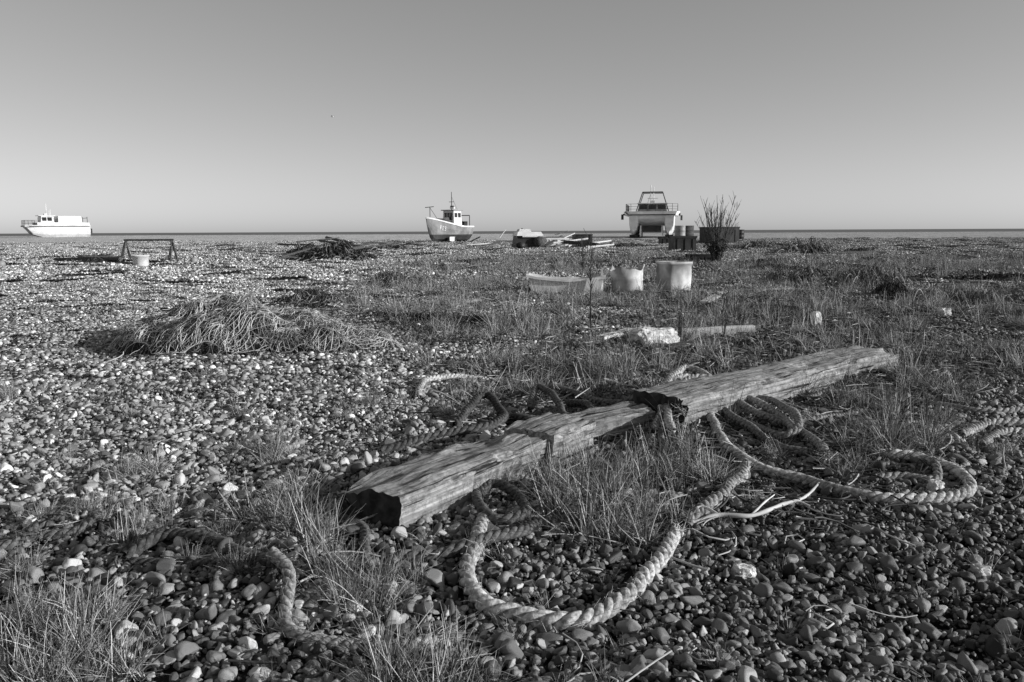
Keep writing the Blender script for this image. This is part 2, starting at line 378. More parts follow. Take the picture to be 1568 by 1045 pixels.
# ------------------------------------------------------------ rope
def crom(pts,step):
    pts=[np.array(p,float) for p in pts]; q=[2*pts[0]-pts[1]]+pts+[2*pts[-1]-pts[-2]]; out=[]
    for i in range(1,len(q)-2):
        for t in np.linspace(0,1,30,endpoint=False):
            a,b,c,d=q[i-1:i+3]
            out.append(.5*((2*b)+(c-a)*t+(2*a-5*b+4*c-d)*t*t+(3*b-a-3*c+d)*t**3))
    out.append(pts[-1]); out=np.array(out); s=np.r_[0,np.cumsum(np.linalg.norm(np.diff(out,axis=0),axis=1))]
    n=max(8,int(s[-1]/step)); tt=np.linspace(0,s[-1],n); return np.stack([np.interp(tt,s,out[:,k]) for k in range(3)],-1),tt
def rope(pix,r,tone,bed=.6,seed=0):
    pts=[]
    for q in pix:
        p=P(q[0],q[1]); lift=q[2] if len(q)>2 else 0
        pts.append((p.x,p.y,lift))
    c,s=crom(pts,.0065)
    c[:,0]+=.007*np.sin(s*9+seed)+.004*np.sin(s*23+seed); c[:,1]+=.007*np.sin(s*7+seed*2)+.004*np.sin(s*19+seed)
    hh=H(c[:,0],c[:,1]); kk=15; hp=np.pad(hh,kk,mode='edge'); hh=np.maximum(hh,np.convolve(hp,np.ones(2*kk+1)/(2*kk+1),'valid'))
    c[:,2]=hh+np.maximum(c[:,2],0)+r*bed+.006
    t=np.gradient(c,axis=0); t/=np.linalg.norm(t,axis=1,keepdims=True); up=np.array([0,0,1.])
    n1=np.cross(t,up); n1/=np.linalg.norm(n1,axis=1,keepdims=True)+1e-6; n2=np.cross(n1,t)
    ph=s/(5.4*r)*2*np.pi; paths=[]
    ph=ph+.5*np.sin(s*3.1+seed)
    for k in range(3):
        f=ph+k*2*np.pi/3; paths.append(c+(np.cos(f)[:,None]*n1+np.sin(f)[:,None]*n2)*r*.53)
    V,F=tubes(paths,r*.54*(1+.05*np.sin(s*31))[None,:],9)
    tn=np.full(len(V),tone)*np.repeat(np.tile(.75+.5*vn(s*5,s*0,seed),3),9)
    m=int(s[-1]*260); i=rng.integers(0,len(c),m); d=rng.normal(size=(m,3)); d/=np.linalg.norm(d,axis=1,keepdims=True); d[:,2]=np.abs(d[:,2])*.7
    st=c[i]+d*r*.85; ln=rng.uniform(.008,.03,m)[:,None]
    g=t[i]*rng.choice([-1,1],m)[:,None]
    hp=np.stack([st,st+(d*.6+g)*ln*.5,st+(d*.8+g*1.6+rng.normal(0,.3,(m,3)))*ln],1)
    V2,F2=tubes(hp,np.array([.0008,.0007,.0004])[None,:],3)
    m=60; e=c[-1]; d0=t[-1]; q=e+rng.normal(0,r*.4,(m,3)); dd=d0+rng.normal(0,.45,(m,3)); dd[:,2]=dd[:,2]*.5
    l=rng.uniform(.02,.07,m)[:,None]; fp=np.stack([q,q+dd*l*.5,q+(dd+rng.normal(0,.3,(m,3)))*l],1); fp[:,:,2]=np.maximum(fp[:,:,2],e[2]-r)
    V3,F3=tubes(fp,np.array([.002,.0015,.0006])[None,:],3)
    mkobj('rope',mkmesh('rope',np.concatenate([V,V2,V3]),np.concatenate([F,F2+len(V),F3+len(V)+len(V2)]),M_rope,True,np.r_[tn,np.full(len(V2)+len(V3),tone*1.1)]))
R=.0215
rope([(738,800),(730,842),(720,895),(738,938),(790,957),(850,967),(905,962),(950,938),(985,900),(1010,862),(1035,828)],R*1.08,.52,.85,1)
rope([(1050,812),(1072,792),(1105,768),(1132,742),(1140,722),(1128,705)],R*1.1,.38,.75,31)
rope([(1025,668),(1022,640,.06),(1035,618,.12),(1062,614,.1),(1085,640,.04),(1098,672),(1128,702),(1170,728),(1230,744),(1290,762),(1345,772),(1410,776),(1462,770),(1482,750),(1462,728),(1410,710),(1360,704)],R*1.05,.5,.8,2)
rope([(1030,640,.05),(1050,622,.13),(1090,618,.12),(1130,628,.08),(1170,640,.04),(1205,655),(1245,680),(1262,705)],R,.38,.8,3)
rope([(1010,650,.02),(1020,625,.12),(1050,606,.15),(1085,615,.12),(1075,640,.08),(1045,650,.05)],R,.45,.8,33)
rope([(1000,668),(1015,650,.04),(1040,640,.08),(1070,632,.1),(1110,640,.06)],R*.9,.22,.8,34)
rope([(1060,640,.08),(1100,632,.1),(1140,645,.06),(1180,650,.02),(1230,652),(1300,640),(1380,620),(1440,625),(1500,634),(1568,632),(1640,628)],R*.9,.3,.5,4)
rope([(1080,625,.09),(1110,650,.05),(1150,668,.03),(1190,690),(1240,700)],R*.9,.2,.6,12)
rope([(1120,622,.05),(1180,632,.05),(1220,660,.05),(1200,680,.02),(1150,660,.02)],R*.9,.3,.6,13)
rope([(425,880,.05),(443,905,.04),(437,945),(440,972),(480,994),(560,1004),(630,1002),(668,992)],R*.8,.42,.7,5)
rope([(195,862),(240,840,.02),(300,838,.02),(360,852),(400,862),(430,885,.03)],R*.85,.11,.6,6)
rope([(200,870),(260,872),(320,868),(380,880)],R*.75,.09,.4,7)
rope([(-30,850),(30,835),(70,805),(120,790),(150,798),(110,822),(60,830)],R*.8,.16,.3,8)
rope([(640,612),(652,594,.03),(680,586,.02),(720,582),(760,588)],R*.9,.5,.6,9)
rope([(690,608),(760,602),(820,604,.02),(880,612,.02),(950,626,.02),(1030,618,.1)],R*.9,.2,.7,10)
rope([(700,660),(725,640,.07),(750,636,.09),(770,655,.04),(740,668,.02),(650,680),(580,700)],R,.08,.8,11)
rope([(810,640,.02),(822,620,.08),(842,628,.08),(862,650,.04),(895,655,.03),(905,640,.04),(870,630,.02),(930,640),(1000,640,.05)],R*.9,.14,.9,14)
rope([(765,640),(800,655,.03),(850,660,.02)],R*.9,.1,.9,24)
rope([(490,806),(530,802),(556,815),(562,850),(550,880)],R*.8,.12,.6,15)
rope([(610,862),(670,862),(730,852,.02),(790,832,.02),(820,812),(870,800)],R*.85,.14,.8,16)
rope([(735,768,.02),(732,792,.03),(760,812,.02),(800,806,.03),(795,780,.03),(760,766,.04),(735,775,.02)],R*.85,.13,.8,17)
rope([(1340,738),(1380,735),(1430,742),(1430,725,.02)],R*.8,.3,.6,18)
rope([(1470,672),(1500,660),(1540,652),(1600,655)],R,.42,.7,19)
rope([(1500,690),(1540,668),(1600,672)],R,.38,.7,20)
rope([(1230,618),(1270,606),(1310,612),(1280,628)],R*.8,.28,.7,21)
rope([(1395,430),(1480,436),(1560,446),(1620,440)],.03,.2,.7,22)

def sticks(name,lines,m,sides=7,tone=.45):
    Vs=[];Fs=[];o=0
    for pix,r0,r1,l in lines:
        pts=[]
        for q in pix:
            p=P(q[0],q[1]); pts.append((p.x,p.y,p.z+(q[2] if len(q)>2 else 0)+l))
        c,s=crom(pts,.01); rr=np.linspace(r0,r1,len(c))*(1+.12*np.sin(s*60)); V,F=tubes(c[None],rr[None],sides); Vs.append(V);Fs.append(F+o);o+=len(V)
    V=np.concatenate(Vs); mkobj(name,mkmesh(name,V,np.concatenate(Fs),m,True,np.full(len(V),tone)))
sticks('driftwood_branch',[([(1043,803,.02),(1058,812,.01),(1100,804,.02),(1150,805,.02),(1196,792,.03),(1232,775,.02),(1258,748,.02)],.009,.004,.015),
 ([(1196,792,.03),(1218,786,.03),(1240,790,.02)],.006,.003,.015),([(1150,805,.02),(1168,790,.03),(1185,776,.03)],.005,.002,.015),([(1100,804,.02),(1075,795,.03),(1052,800,.02)],.006,.003,.015)],M_twig,7,.55)
sticks('dead_stalk',[([(480,800,.0),(470,815,.06),(500,870,.05),(520,900,.0)],.004,.002,.01),([(905,790,0),(925,830,.05),(935,845,.01)],.005,.003,.01),([(880,640,.1),(905,600,.02)],.004,.002,.01),([(550,905,0),(500,880,.06),(440,800,.1)],.003,.001,.01)],M_twig,5,.4)

# ------------------------------------------------------------ timbers
def timber(name,S,E,w,h,m,seed=0,sink=.02,undercut=None,nl=110,rough=1,notch=None,endm=None):
    S=Vector(S);E=Vector(E); d=(E-S); d.z=0; Ln=d.length; ang=math.atan2(d.y,d.x)
    nw,nh=18,14; per=[]
    for i in range(nw): per.append((i/nw,0))
    for i in range(nh): per.append((1,i/nh))
    for i in range(nw): per.append((1-i/nw,1))
    for i in range(nh): per.append((0,1-i/nh))
    rings=[]
    def disp(x,yq,zq):
        yy=yq*w; zz=zq*h; off=seed*13.7
        cy=yy-w/2; cz=zz-h/2
        ry=abs(cy)/(w/2); rz=abs(cz)/(h/2); k=1-.05*max(0,(ry*rz-.7))/.3
        cy*=k; cz*=k
        g=mn.noise(Vector((x*1.6+off,yy*22,zz*22)))*.006+mn.noise(Vector((x*5+off,yy*9,zz*9)))*.009+mn.noise(Vector((x*9,yy*50+off,zz*50)))*.009
        g*=rough
        cz+=(g*1.3 if zq>.5 else 0)
        cy+=g*(1 if yq>.5 else -1)*(1 if ry>.9 else 0)
        if ry*rz>.8: 
            e=max(0,mn.noise(Vector((x*4.5+off,yq*3,zq*3)))-.1)*.09*rough; cy-=math.copysign(e,cy); cz-=math.copysign(e*.8,cz)
        x2=x+((mn.noise(Vector((yy*14+off,zz*14,3)))*.04)*rough if (x<.01 or x>Ln-.01) else 0)
        if zq>.85:
            cz-=max(0,mn.noise(Vector((x*2.3+off,yy*7,1.2)))-.12)*.08*rough
        if undercut and zq<.95 and yq<.15:
            a,b2,dp=undercut; f=max(0,1-abs((x/Ln-(a+b2)/2)/((b2-a)/2))); cy+=dp*f**.6*(1-zq)*(1+.5*mn.noise(Vector((x*20,zz*20,0))))
        if notch:
            for a,b2,dy,dz in notch:
                if a<x/Ln<b2:
                    if yq<.5: cy+=dy*(1-yq*2)
                    if zq>.5: cz-=dz*(zq*2-1)
        return (x2,w/2+cy,h/2+cz-sink)
    for i in range(nl+1):
        x=Ln*i/nl; rings.append([disp(x,a,b) for a,b in per])
    n=len(per); V=[p for r in rings for p in r]; F=[]
    for i in range(nl):
        for j in range(n): k=(j+1)%n; F.append((i*n+j,i*n+k,(i+1)*n+k,(i+1)*n+j))
    ns=len(F)
    for end in(0,nl):
        prev=[end*n+j for j in range(n)]; c=np.mean([V[q] for q in prev],axis=0)
        for f in(.8,.6,.4,.2):
            cur=[]
            for j in range(n):
                p=np.array(V[end*n+j])*f+c*(1-f); p[0]+=mn.noise(Vector((p[1]*30+seed,p[2]*30,end)))*.014*(-1 if end==0 else 1); V.append(tuple(p)); cur.append(len(V)-1)
            for j in range(n): k=(j+1)%n; q=(prev[j],cur[j],cur[k],prev[k]); F.append(q if end==0 else q[::-1])
            prev=cur
        V.append(tuple(c)); ci=len(V)-1
        for j in range(n): k=(j+1)%n; q=(prev[j],ci,prev[k]); F.append(q if end==0 else q[::-1])
    me=mkmesh(name,V,F,m,True)
    try: me.set_sharp_from_angle(angle=math.radians(50))
    except Exception: pass
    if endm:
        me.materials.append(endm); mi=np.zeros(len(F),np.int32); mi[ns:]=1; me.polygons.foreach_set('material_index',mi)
    o=mkobj(name,me,loc=(S.x,S.y,S.z),rz=ang)
    o.rotation_euler[1]=-math.atan2(E.z-S.z,Ln)
    return o
S1=P(612,818);E1=P(908,710); S1.z=E1.z=min(S1.z,E1.z)+.025
timber('timber_sleeper',S1,E1,.27,.2,M_wood,1,sink=.02,undercut=(.3,.8,.09),nl=180,notch=[(.68,.74,.03,.02)],endm=M_endshade,rough=.85)
timber('timber_sleeper',P(846,682),P(1000,650),.2,.12,M_wood,2,sink=.035,nl=60,endm=M_endshade)
timber('timber_sleeper',P(1050,652),P(1374,566),.34,.17,M_wood,3,sink=.03,undercut=(.5,.9,.06),nl=180,endm=M_endshade,rough=.9)
def plank(name,u0,v0,u1,v1,w,h,m,seed=5,rough=.4): return timber(name,P(u0,v0),P(u1,v1),w,h,m,seed,sink=-.005,nl=50,rough=rough)
plank('white_plank',1046,519,1157,513,.12,.08,M_plastic,4,.15)
plank('wooden_plank',926,524,975,512,.1,.05,M_plank,6)
plank('wooden_plank',1005,540,1170,520,.16,.03,M_dwood,7)
plank('wooden_plank',1085,468,1112,452,.12,.05,M_plank,8)
plank('wooden_plank',1130,470,1250,478,.1,.05,M_dwood,9)
plank('wooden_plank',1200,505,1290,520,.12,.03,M_dwood,11)
plank('wooden_plank',1150,450,1215,445,.14,.05,M_wood,12)
plank('wooden_plank',700,470,742,462,.1,.05,M_wood,13)
plank('wooden_plank',1470,500,1530,506,.08,.04,M_dwood,14)
def chunk(name,u,v,sx,sy,sz,m,rz=0,seed=0,amp=.25):
    V,F=ICO[4]; V=V.copy()
    V=np.sign(V)*np.abs(V)**.5
    for i,q in enumerate(V):
        V[i]=q*(1+amp*mn.noise(Vector(q*1.7)+Vector((seed*9,0,0)))+.12*mn.noise(Vector(q*5)+Vector((seed,0,0)))+.05*mn.noise(Vector(q*13)))
    V*=np.array([sx,sy,sz])/2; p=P(u,v); V[:,2]+=sz*.42
    return mkobj(name,mkmesh(name,V,F,m,False),loc=p,rz=rz)
chunk('concrete_block',1000,530,.42,.24,.17,M_concrete,.35,1,.3)
chunk('concrete_block',1249,500,.1,.09,.17,M_concrete,.2,2,.15)
chunk('stone',1445,486,.13,.12,.11,M_concrete,.2,3)
chunk('stone',1432,752,.05,.05,.045,M_concrete,.2,4)
chunk('stone',1138,884,.06,.05,.04,M_concrete,.2,5)
chunk('stone',1500,884,.05,.05,.04,M_plastic2,.2,6)
chunk('stone',1425,672,.06,.06,.05,M_concrete,.2,7)

# ------------------------------------------------------------ heaps of net / rubbish
def heap(name,cx,cy,ax,ay,h,ns,tones,slen=.5,seed=0,rad=.0022,rz=0,sides=3,flow=.6,curl=1.4,lump=.6,loop=.03,mesh=0,meshtone=.4):
    def f(lx,ly):
        r2=(lx/ax)**2+(ly/ay)**2
        k=np.clip(1-r2,0,1)**.7
        return h*k*((1-lump)+1.5*lump*np.clip(fbm(lx*3/ax+seed,ly*3/ay,seed)*1.6-.35,0,1))+.01*h
    c,s=math.cos(rz),math.sin(rz)
    def W(lx,ly): return cx+lx*c-ly*s, cy+lx*s+ly*c
    A=64;B=20; a=np.linspace(0,2*np.pi,A,endpoint=False); rr=np.linspace(0.02,1,B)
    lx=rr[:,None]*np.cos(a)*ax; ly=rr[:,None]*np.sin(a)*ay
    X,Y=W(lx,ly); Z=H(X,Y)+f(lx,ly)*.88-.02*(rr[:,None]>.98)+.05*h*(vn(lx*25,ly*25,seed)-.5)
    i=np.arange(B-1)[:,None]*A; j=np.arange(A)[None,:]; k=(j+1)%A
    F=np.stack([i+j,i+k,i+A+k,i+A+j],-1).reshape(-1,4)
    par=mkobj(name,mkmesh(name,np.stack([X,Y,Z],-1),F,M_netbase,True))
    K=9; q=np.sqrt(rng.random(ns)); th=rng.uniform(0,6.28,ns); sx0=q*np.cos(th)*ax*.97; sy0=q*np.sin(th)*ay*.97
    radial=np.arctan2(sy0/ay,sx0/ax)
    dr=np.where(rng.random(ns)<flow,radial+rng.normal(0,.6,ns),rng.uniform(0,6.28,ns)); cv=rng.normal(0,curl,ns); Ls=slen*rng.uniform(.3,1,ns)
    t=np.linspace(0,1,K); an=dr[:,None]+cv[:,None]*(t-.3); ds=Ls[:,None]/(K-1)
    lx=sx0[:,None]+np.cumsum(np.cos(an)*ds,1); ly=sy0[:,None]+np.cumsum(np.sin(an)*ds,1)
    X,Y=W(lx,ly); Z=H(X,Y)+f(lx,ly)+.004+np.abs(rng.normal(0,loop,ns))[:,None]*np.sin(t*np.pi)+.01*rng.random(ns)[:,None]
    V,F=tubes(np.stack([X,Y,Z],-1),rad*rng.uniform(.6,1.2,ns)[:,None]*np.ones(K),sides)
    mkobj('strands',mkmesh('strands',V,F,M_net,False,np.repeat(tones[0]+(tones[1]-tones[0])*rng.random(ns)**1.6,K*sides)),parent=par)
    if mesh:
        # draped diamond netting: two families of twine, gathered and folded
        K=160; paths=[]
        for fam in(1,-1):
            for g in np.arange(-1.6*ax,1.6*ax,mesh):
                t=np.linspace(-1.3*ay,1.3*ay,K)
                x=g+fam*t*.9; y=t
                wx=x+.10*(vn(x*5+seed,y*5,seed+40)-.5)*2+.05*(vn(x*14,y*14,seed+41)-.5)*2
                wy=y+.10*(vn(x*5+9,y*5,seed+42)-.5)*2+.05*(vn(x*14,y*14+5,seed+43)-.5)*2
                wr=np.sqrt((wx/ax)**2+(wy/ay)**2); k=1/np.maximum(1,wr/(1+.06*np.sin(9*np.arctan2(wy,wx)))); wx=wx*k; wy=wy*k
                X,Y=W(wx,wy); Z=H(X,Y)+f(wx,wy)+.022+.02*vn(wx*18,wy*18,seed+44)
                ok=wr<1.08
                idx=np.where(ok)[0]
                if len(idx)>30:
                    a0,b0=idx[0],idx[-1]; tt=np.linspace(a0,b0,120); ar=np.arange(K)
                    paths.append(np.stack([np.interp(tt,ar,X),np.interp(tt,ar,Y),np.interp(tt,ar,Z)],-1))
        paths=np.array(paths); V,F=tubes(paths,rad*1.15,3)
        mkobj('netting',mkmesh('netting',V,F,M_net,False,np.full(len(V),meshtone)),parent=par)
    return par
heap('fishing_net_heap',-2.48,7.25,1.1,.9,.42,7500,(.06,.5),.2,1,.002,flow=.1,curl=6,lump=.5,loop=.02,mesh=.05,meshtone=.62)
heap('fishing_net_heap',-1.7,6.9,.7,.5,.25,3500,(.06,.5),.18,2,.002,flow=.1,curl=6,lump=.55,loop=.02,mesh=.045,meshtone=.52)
def heap_px(name,u0,u1,v,hpx,dep,ns,tones,**k):
    p=P((u0+u1)/2,v); m=mpp(p); w=(u1-u0)/2*m
    return heap(name,p.x,p.y+dep*w,w,max(dep*w,.08),hpx*m,ns,tones,**k)
heap_px('fishing_net_bundle',1342,1400,460,20,.6,1400,(.01,.1),slen=.15,seed=3,rad=.004,flow=0,curl=4)
heap_px('fishing_net_roll',1130,1242,416,7,.2,900,(.03,.15),slen=.3,seed=4,rad=.006,flow=0,curl=3)
heap_px('driftwood_and_net_tangle',450,556,399,22,.5,500,(.01,.2),slen=1.3,seed=5,rad=.02,flow=0,curl=.5,lump=.95,loop=.1)
heap_px('driftwood_and_net_tangle',425,500,393,9,.5,250,(.02,.25),slen=1.1,seed=25,rad=.02,flow=0,curl=.5,lump=.95,loop=.1)
heap_px('driftwood_and_net_tangle',540,650,385,6,.4,260,(.04,.25),slen=.9,seed=6,rad=.018,flow=0,curl=.6,lump=.9,loop=.08)
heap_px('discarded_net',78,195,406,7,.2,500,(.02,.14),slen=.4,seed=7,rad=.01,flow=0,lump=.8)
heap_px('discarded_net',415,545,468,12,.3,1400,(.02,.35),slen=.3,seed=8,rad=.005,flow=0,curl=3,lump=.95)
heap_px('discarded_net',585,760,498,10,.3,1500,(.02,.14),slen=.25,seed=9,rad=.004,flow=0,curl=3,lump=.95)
heap_px('low_scrub',1195,1290,390,11,.5,500,(.05,.35),slen=.7,seed=10,rad=.014,flow=0,curl=.8,lump=.98,loop=.16)
heap_px('low_scrub',1280,1360,390,6,.4,300,(.03,.2),slen=.6,seed=11,rad=.012,flow=0,lump=.9)
heap_px('low_scrub',1130,1200,382,8,.4,300,(.05,.3),slen=.7,seed=12,rad=.012,flow=0,curl=.8,lump=.95,loop=.12)
heap_px('low_scrub',1290,1400,440,11,.4,1100,(.04,.4),slen=.35,seed=13,rad=.006,flow=0,curl=.8,lump=.98,loop=.1)
heap_px('low_scrub',700,770,384,4,.4,200,(.08,.25),slen=.5,seed=14,rad=.012,flow=0,lump=.9)
heap_px('low_scrub',900,1010,380,6,.4,300,(.03,.2),slen=.5,seed=15,rad=.014,flow=0,lump=.9)
heap_px('low_scrub',1420,1540,470,9,.3,1000,(.05,.45),slen=.3,seed=16,rad=.005,flow=0,curl=.8,lump=.98,loop=.1)
heap_px('low_scrub',1180,1300,428,6,.4,700,(.03,.3),slen=.35,seed=17,rad=.007,flow=0,curl=.8,lump=.98,loop=.08)
heap_px('low_scrub',560,660,440,8,.4,900,(.05,.4),slen=.3,seed=18,rad=.005,flow=0,curl=.8,lump=.98,loop=.1)
def lumber(name,lst,m):
    par=empty(name,(0,0,0))
    for i,(u0,v0,z0,u1,v1,z1,t) in enumerate(lst):
        a=P(u0,v0);b=P(u1,v1); a.z+=z0;b.z+=z1
        part(par,'piece_%d'%i,rod(a,b,t,t*.8,5),m)
lumber('driftwood_pile',[(440,395,.1,500,392,.5,.05),(470,398,.1,556,391,.35,.1),(490,385,.55,556,388,.3,.06),(455,385,.5,520,380,.6,.04),(540,385,.3,600,380,.35,.04),(580,378,.2,640,386,.1,.05),(600,372,.2,650,380,.1,.04),(480,399,.05,530,397,.3,.1),(430,398,.1,470,394,.3,.05),(510,392,.5,535,396,.0,.06),(560,386,.2,620,376,.3,.05),(486,372,.2,505,380,.5,.05),(500,378,.6,540,386,.4,.09),(425,376,.05,480,380,.2,.06)],M_dwood)
lumber('driftwood_pile',[(85,404,.1,185,405,.15,.09),(120,402,.2,192,401,.12,.06)],M_dwood)
lumber('scattered_timber',[(760,372,.1,790,372,.1,.12),(830,380,.2,900,378,.5,.07),(845,376,.1,880,372,.8,.05),(870,380,.1,935,376,.3,.07),(765,366,.1,775,366,1.0,.06),(900,382,.1,940,380,.2,.06),(850,368,.5,870,372,1.,.06),(715,378,.1,760,376,.15,.06)],M_plank)
lumber('scattered_timber',[(835,382,.1,860,376,.6,.1),(860,378,.3,915,380,.2,.12),(720,372,.1,735,376,.6,.06),(740,380,.1,765,378,.3,.08),(880,374,.4,905,378,.3,.15)],M_steel)
lumber('scattered_timber',[(1150,376,.2,1210,378,.1,.06),(1270,392,.1,1355,390,.1,.07),(1240,432,.05,1330,428,.1,.04),(1180,402,.1,1245,400,.1,.05)],M_dwood)

# A-frame trestle
p=P(230,401); m=mpp(p); W_=36*m; h_=33*m
tr=empty('metal_trestle_frame',p,.06)
for sx_ in(-1,1):
    for dy in(-.35,.35):
        part(tr,'leg',rod((sx_*W_,dy,0),(sx_*(W_-.05),0,h_),.03),M_steel)
    part(tr,'foot_bar',rod((sx_*W_,-.3,.12),(sx_*W_,.3,.12),.022),M_steel)
    part(tr,'brace',rod((sx_*(W_-.22),0,.0),(sx_*(W_-.02),0,h_*.97),.025),M_steel)
    part(tr,'brace',rod((sx_*(W_+.16),-.1,.0),(sx_*(W_-.02),0,h_*.95),.03),M_steel)
part(tr,'top_bar',rod((-W_-.02,0,h_),(W_+.02,0,h_),.035),M_steel)

def vessel(name,u,v,prof,m,n=32,sq=0,ragged=0,rz=0,tilt=0,seed=0,wall=.012,yscale=1,dent=.03):
    p=P(u,v); secs=[]
    def ring(r,z,top,w=0):
        s=[]
        for i in range(n):
            a=2*math.pi*i/n; c,q=math.cos(a),math.sin(a); k=1+dent*mn.noise(Vector((c*1.5+seed,q*1.5,z*4)))*2
            if sq: k*=min(1/max(abs(c),abs(q))*(1-sq)+sq,1.22)
            zz=z+(ragged*(mn.noise(Vector((c*2+seed,q*2,0)))*1.0+.5*max(0,math.cos(a-.3))**6) if top else 0)
            s.append(((r-w)*k*c,(r-w)*k*q*yscale,zz))
        return s
    for i,(r,z) in enumerate(prof): secs.append(ring(r,z,i==len(prof)-1))
    for i,(r,z) in enumerate(prof[::-1]): secs.append(ring(r,max(z,.03),i==0,wall))
    V,F=loft(secs,cap=True)
    o=mkobj(name,mkmesh(name,V,F,m,True),loc=p,rz=rz); o.rotation_euler[0]=tilt
    return o
k=mpp(P(960,449))
vessel('cut_plastic_drum',960,449,[(.9*25*k*.9,0),(25*k,.04),(24.5*k,.2),(26*k,.22),(25*k,.25),(26*k,.38)],M_plastic2,ragged=.15,tilt=-.06,seed=2)
k=mpp(P(1031,446))
vessel('square_plastic_tub',1031,446,[(20*k,0),(21.5*k,.03),(22*k,.25),(22*k,.44),(23.5*k,.445),(23.5*k,.49)],M_plastic2,n=48,sq=.25,rz=.35,seed=1)
k=mpp(P(216,408))
vessel('white_bucket',216,408,[(10*k,0),(11*k,.02),(12*k,.28),(13*k,.285),(13*k,.32)],M_plastic,seed=3,dent=0)
p=P(866,450); k=mpp(p); hw=57*k; cr=empty('fish_crate',p,-.06)
def tray(hw,hd,t):
    def hz(x): return .25+.05*(x/hw)**2+.03*max(0,-x/hw)
    nn=14
    prof=[]
    for i in range(nn+1): prof.append((-hw+2*hw*i/nn,-hd))
    for i in range(1,5): prof.append((hw,-hd+2*hd*i/4))
    for i in range(1,nn+1): prof.append((hw-2*hw*i/nn,hd))
    for i in range(1,4): prof.append((-hw,hd-2*hd*i/4))
    def rg(s,zf,e): 
        r_=[]
        for x,y in prof:
            r_.append((x*s+e*(x/hw),y*s+e*(y/hd),zf(x)+(.02*mn.noise(Vector((x*5,y*5,0))))))
        return r_
    return loft([rg(.9,lambda x:0.0,0),rg(.98,lambda x:hz(x)-.04,0),rg(1,lambda x:hz(x)-.04,.03),rg(1,hz,.03),rg(1,hz,-t),rg(.9,lambda x:.03,-t)])
part(cr,'tray',tray(hw,.24,.02),M_plastic)
part(cr,'end_flap',box(hw*.96,-.05,.22,.04,.3,.34,.8,.5),M_plastic2)
part(cr,'torn_side',box(hw*.7,-.275,.16,.26,.02,.2,.7,1),M_plastic2)

def crate(name,u0,u1,v,hpx,m,dep=.7,rz=.15):
    p=P((u0+u1)/2,v); k=mpp(p); w=(u1-u0)*k; h=hpx*k; e=empty(name,p,rz); d=w*dep
    part(e,'shell',J([box(0,-d/2,h/2,w,.05,h),box(0,d/2,h/2,w,.05,h),box(-w/2+.027,0,h/2,.05,d-.056,h),box(w/2-.027,0,h/2,.05,d-.056,h),box(0,0,.04,w-.12,d-.06,.05)]),m)
    part(e,'rim',J([box(0,-d/2-.03,h-.04,w+.06,.05,.09),box(0,d/2+.03,h-.04,w+.06,.05,.09)]),m)
    for i in range(3): part(e,'slat',box(-w*.35+i*w*.35,-d/2-.045,h*.45,.06,.03,h*.75),m)
    return e
crate('dark_storage_crate',1027,1062,386,24,M_dark)
crate('large_dark_tub',1078,1124,372,24,M_dark,.8,.3)
crate('low_dark_box',1054,1100,404,14,M_dark,.6,.0)
crate('equipment_crate',878,905,371,12,M_dark)
crate('equipment_crate',1010,1030,376,12,M_dark)
def barrel(u,v,rpx,hpx,m):
    p=P(u,v);k=mpp(p);r=rpx*k;h=hpx*k; e=empty('oil_barrel',p)
    part(e,'drum',loft([[(q*math.cos(a)*r,q*math.sin(a)*r,z*h) for a in np.linspace(0,6.283,20,endpoint=False)] for q,z in((.97,0),(1,.02),(1,.31),(1.04,.33),(1,.35),(1,.64),(1.04,.66),(1,.68),(1,.97),(1.03,1),(.95,1),(.95,.97))]),m,True)
barrel(1051,366,11,20,M_steel); barrel(1041,368,8,22,M_grey); barrel(1132,368,7,16,M_dark)
def buoy(u,v,r):
    p=P(u,v); V,F=ICO[3]; e=empty('fishing_buoy',p)
    V=V*r*np.array([1,1,.92]); V[:,2]+=r*.8; part(e,'float',(V.tolist(),[tuple(q) for q in F.tolist()]),M_grey,True)
    part(e,'eye',rod((0,0,r*1.6),(.1*r,0,r*2.0),r*.18),M_steel)
buoy(49,405,.1); buoy(297,404,.12); buoy(2,410,.12)
p=P(808,382);k=mpp(p); e=empty('winch_engine',p,.25)
part(e,'chassis',box(0,0,.22,44*k,1.1,.2),M_dark)
part(e,'engine_house',box(-.1,0,.32+6*k,36*k,1.0,12*k,.94,.9),M_dark)
part(e,'cover',box(0,0,.32+15*k,42*k,1.15,6*k,.86,.7),M_white)
part(e,'cover_lip',box(.1,-.55,.32+11*k,30*k,.1,2*k),M_plank)
part(e,'roof_hatch',box(-.2,.1,.32+20*k,20*k,.6,4*k,.8,.8),M_plank)
part(e,'winch_drum',rod((14*k,-.75,.42),(14*k,.0,.42),.32,.32,14),M_steel,True)
part(e,'exhaust',rod((-8*k,.1,.3+18*k),(-8*k,.1,.3+24*k),.05),M_steel)
for sx_ in(-14,14): part(e,'wheel',rod((sx_*k,-.62,.2),(sx_*k,-.5,.2),.22,.22,14),M_dark,True)
crate('equipment_crate',835,868,377,12,M_white)

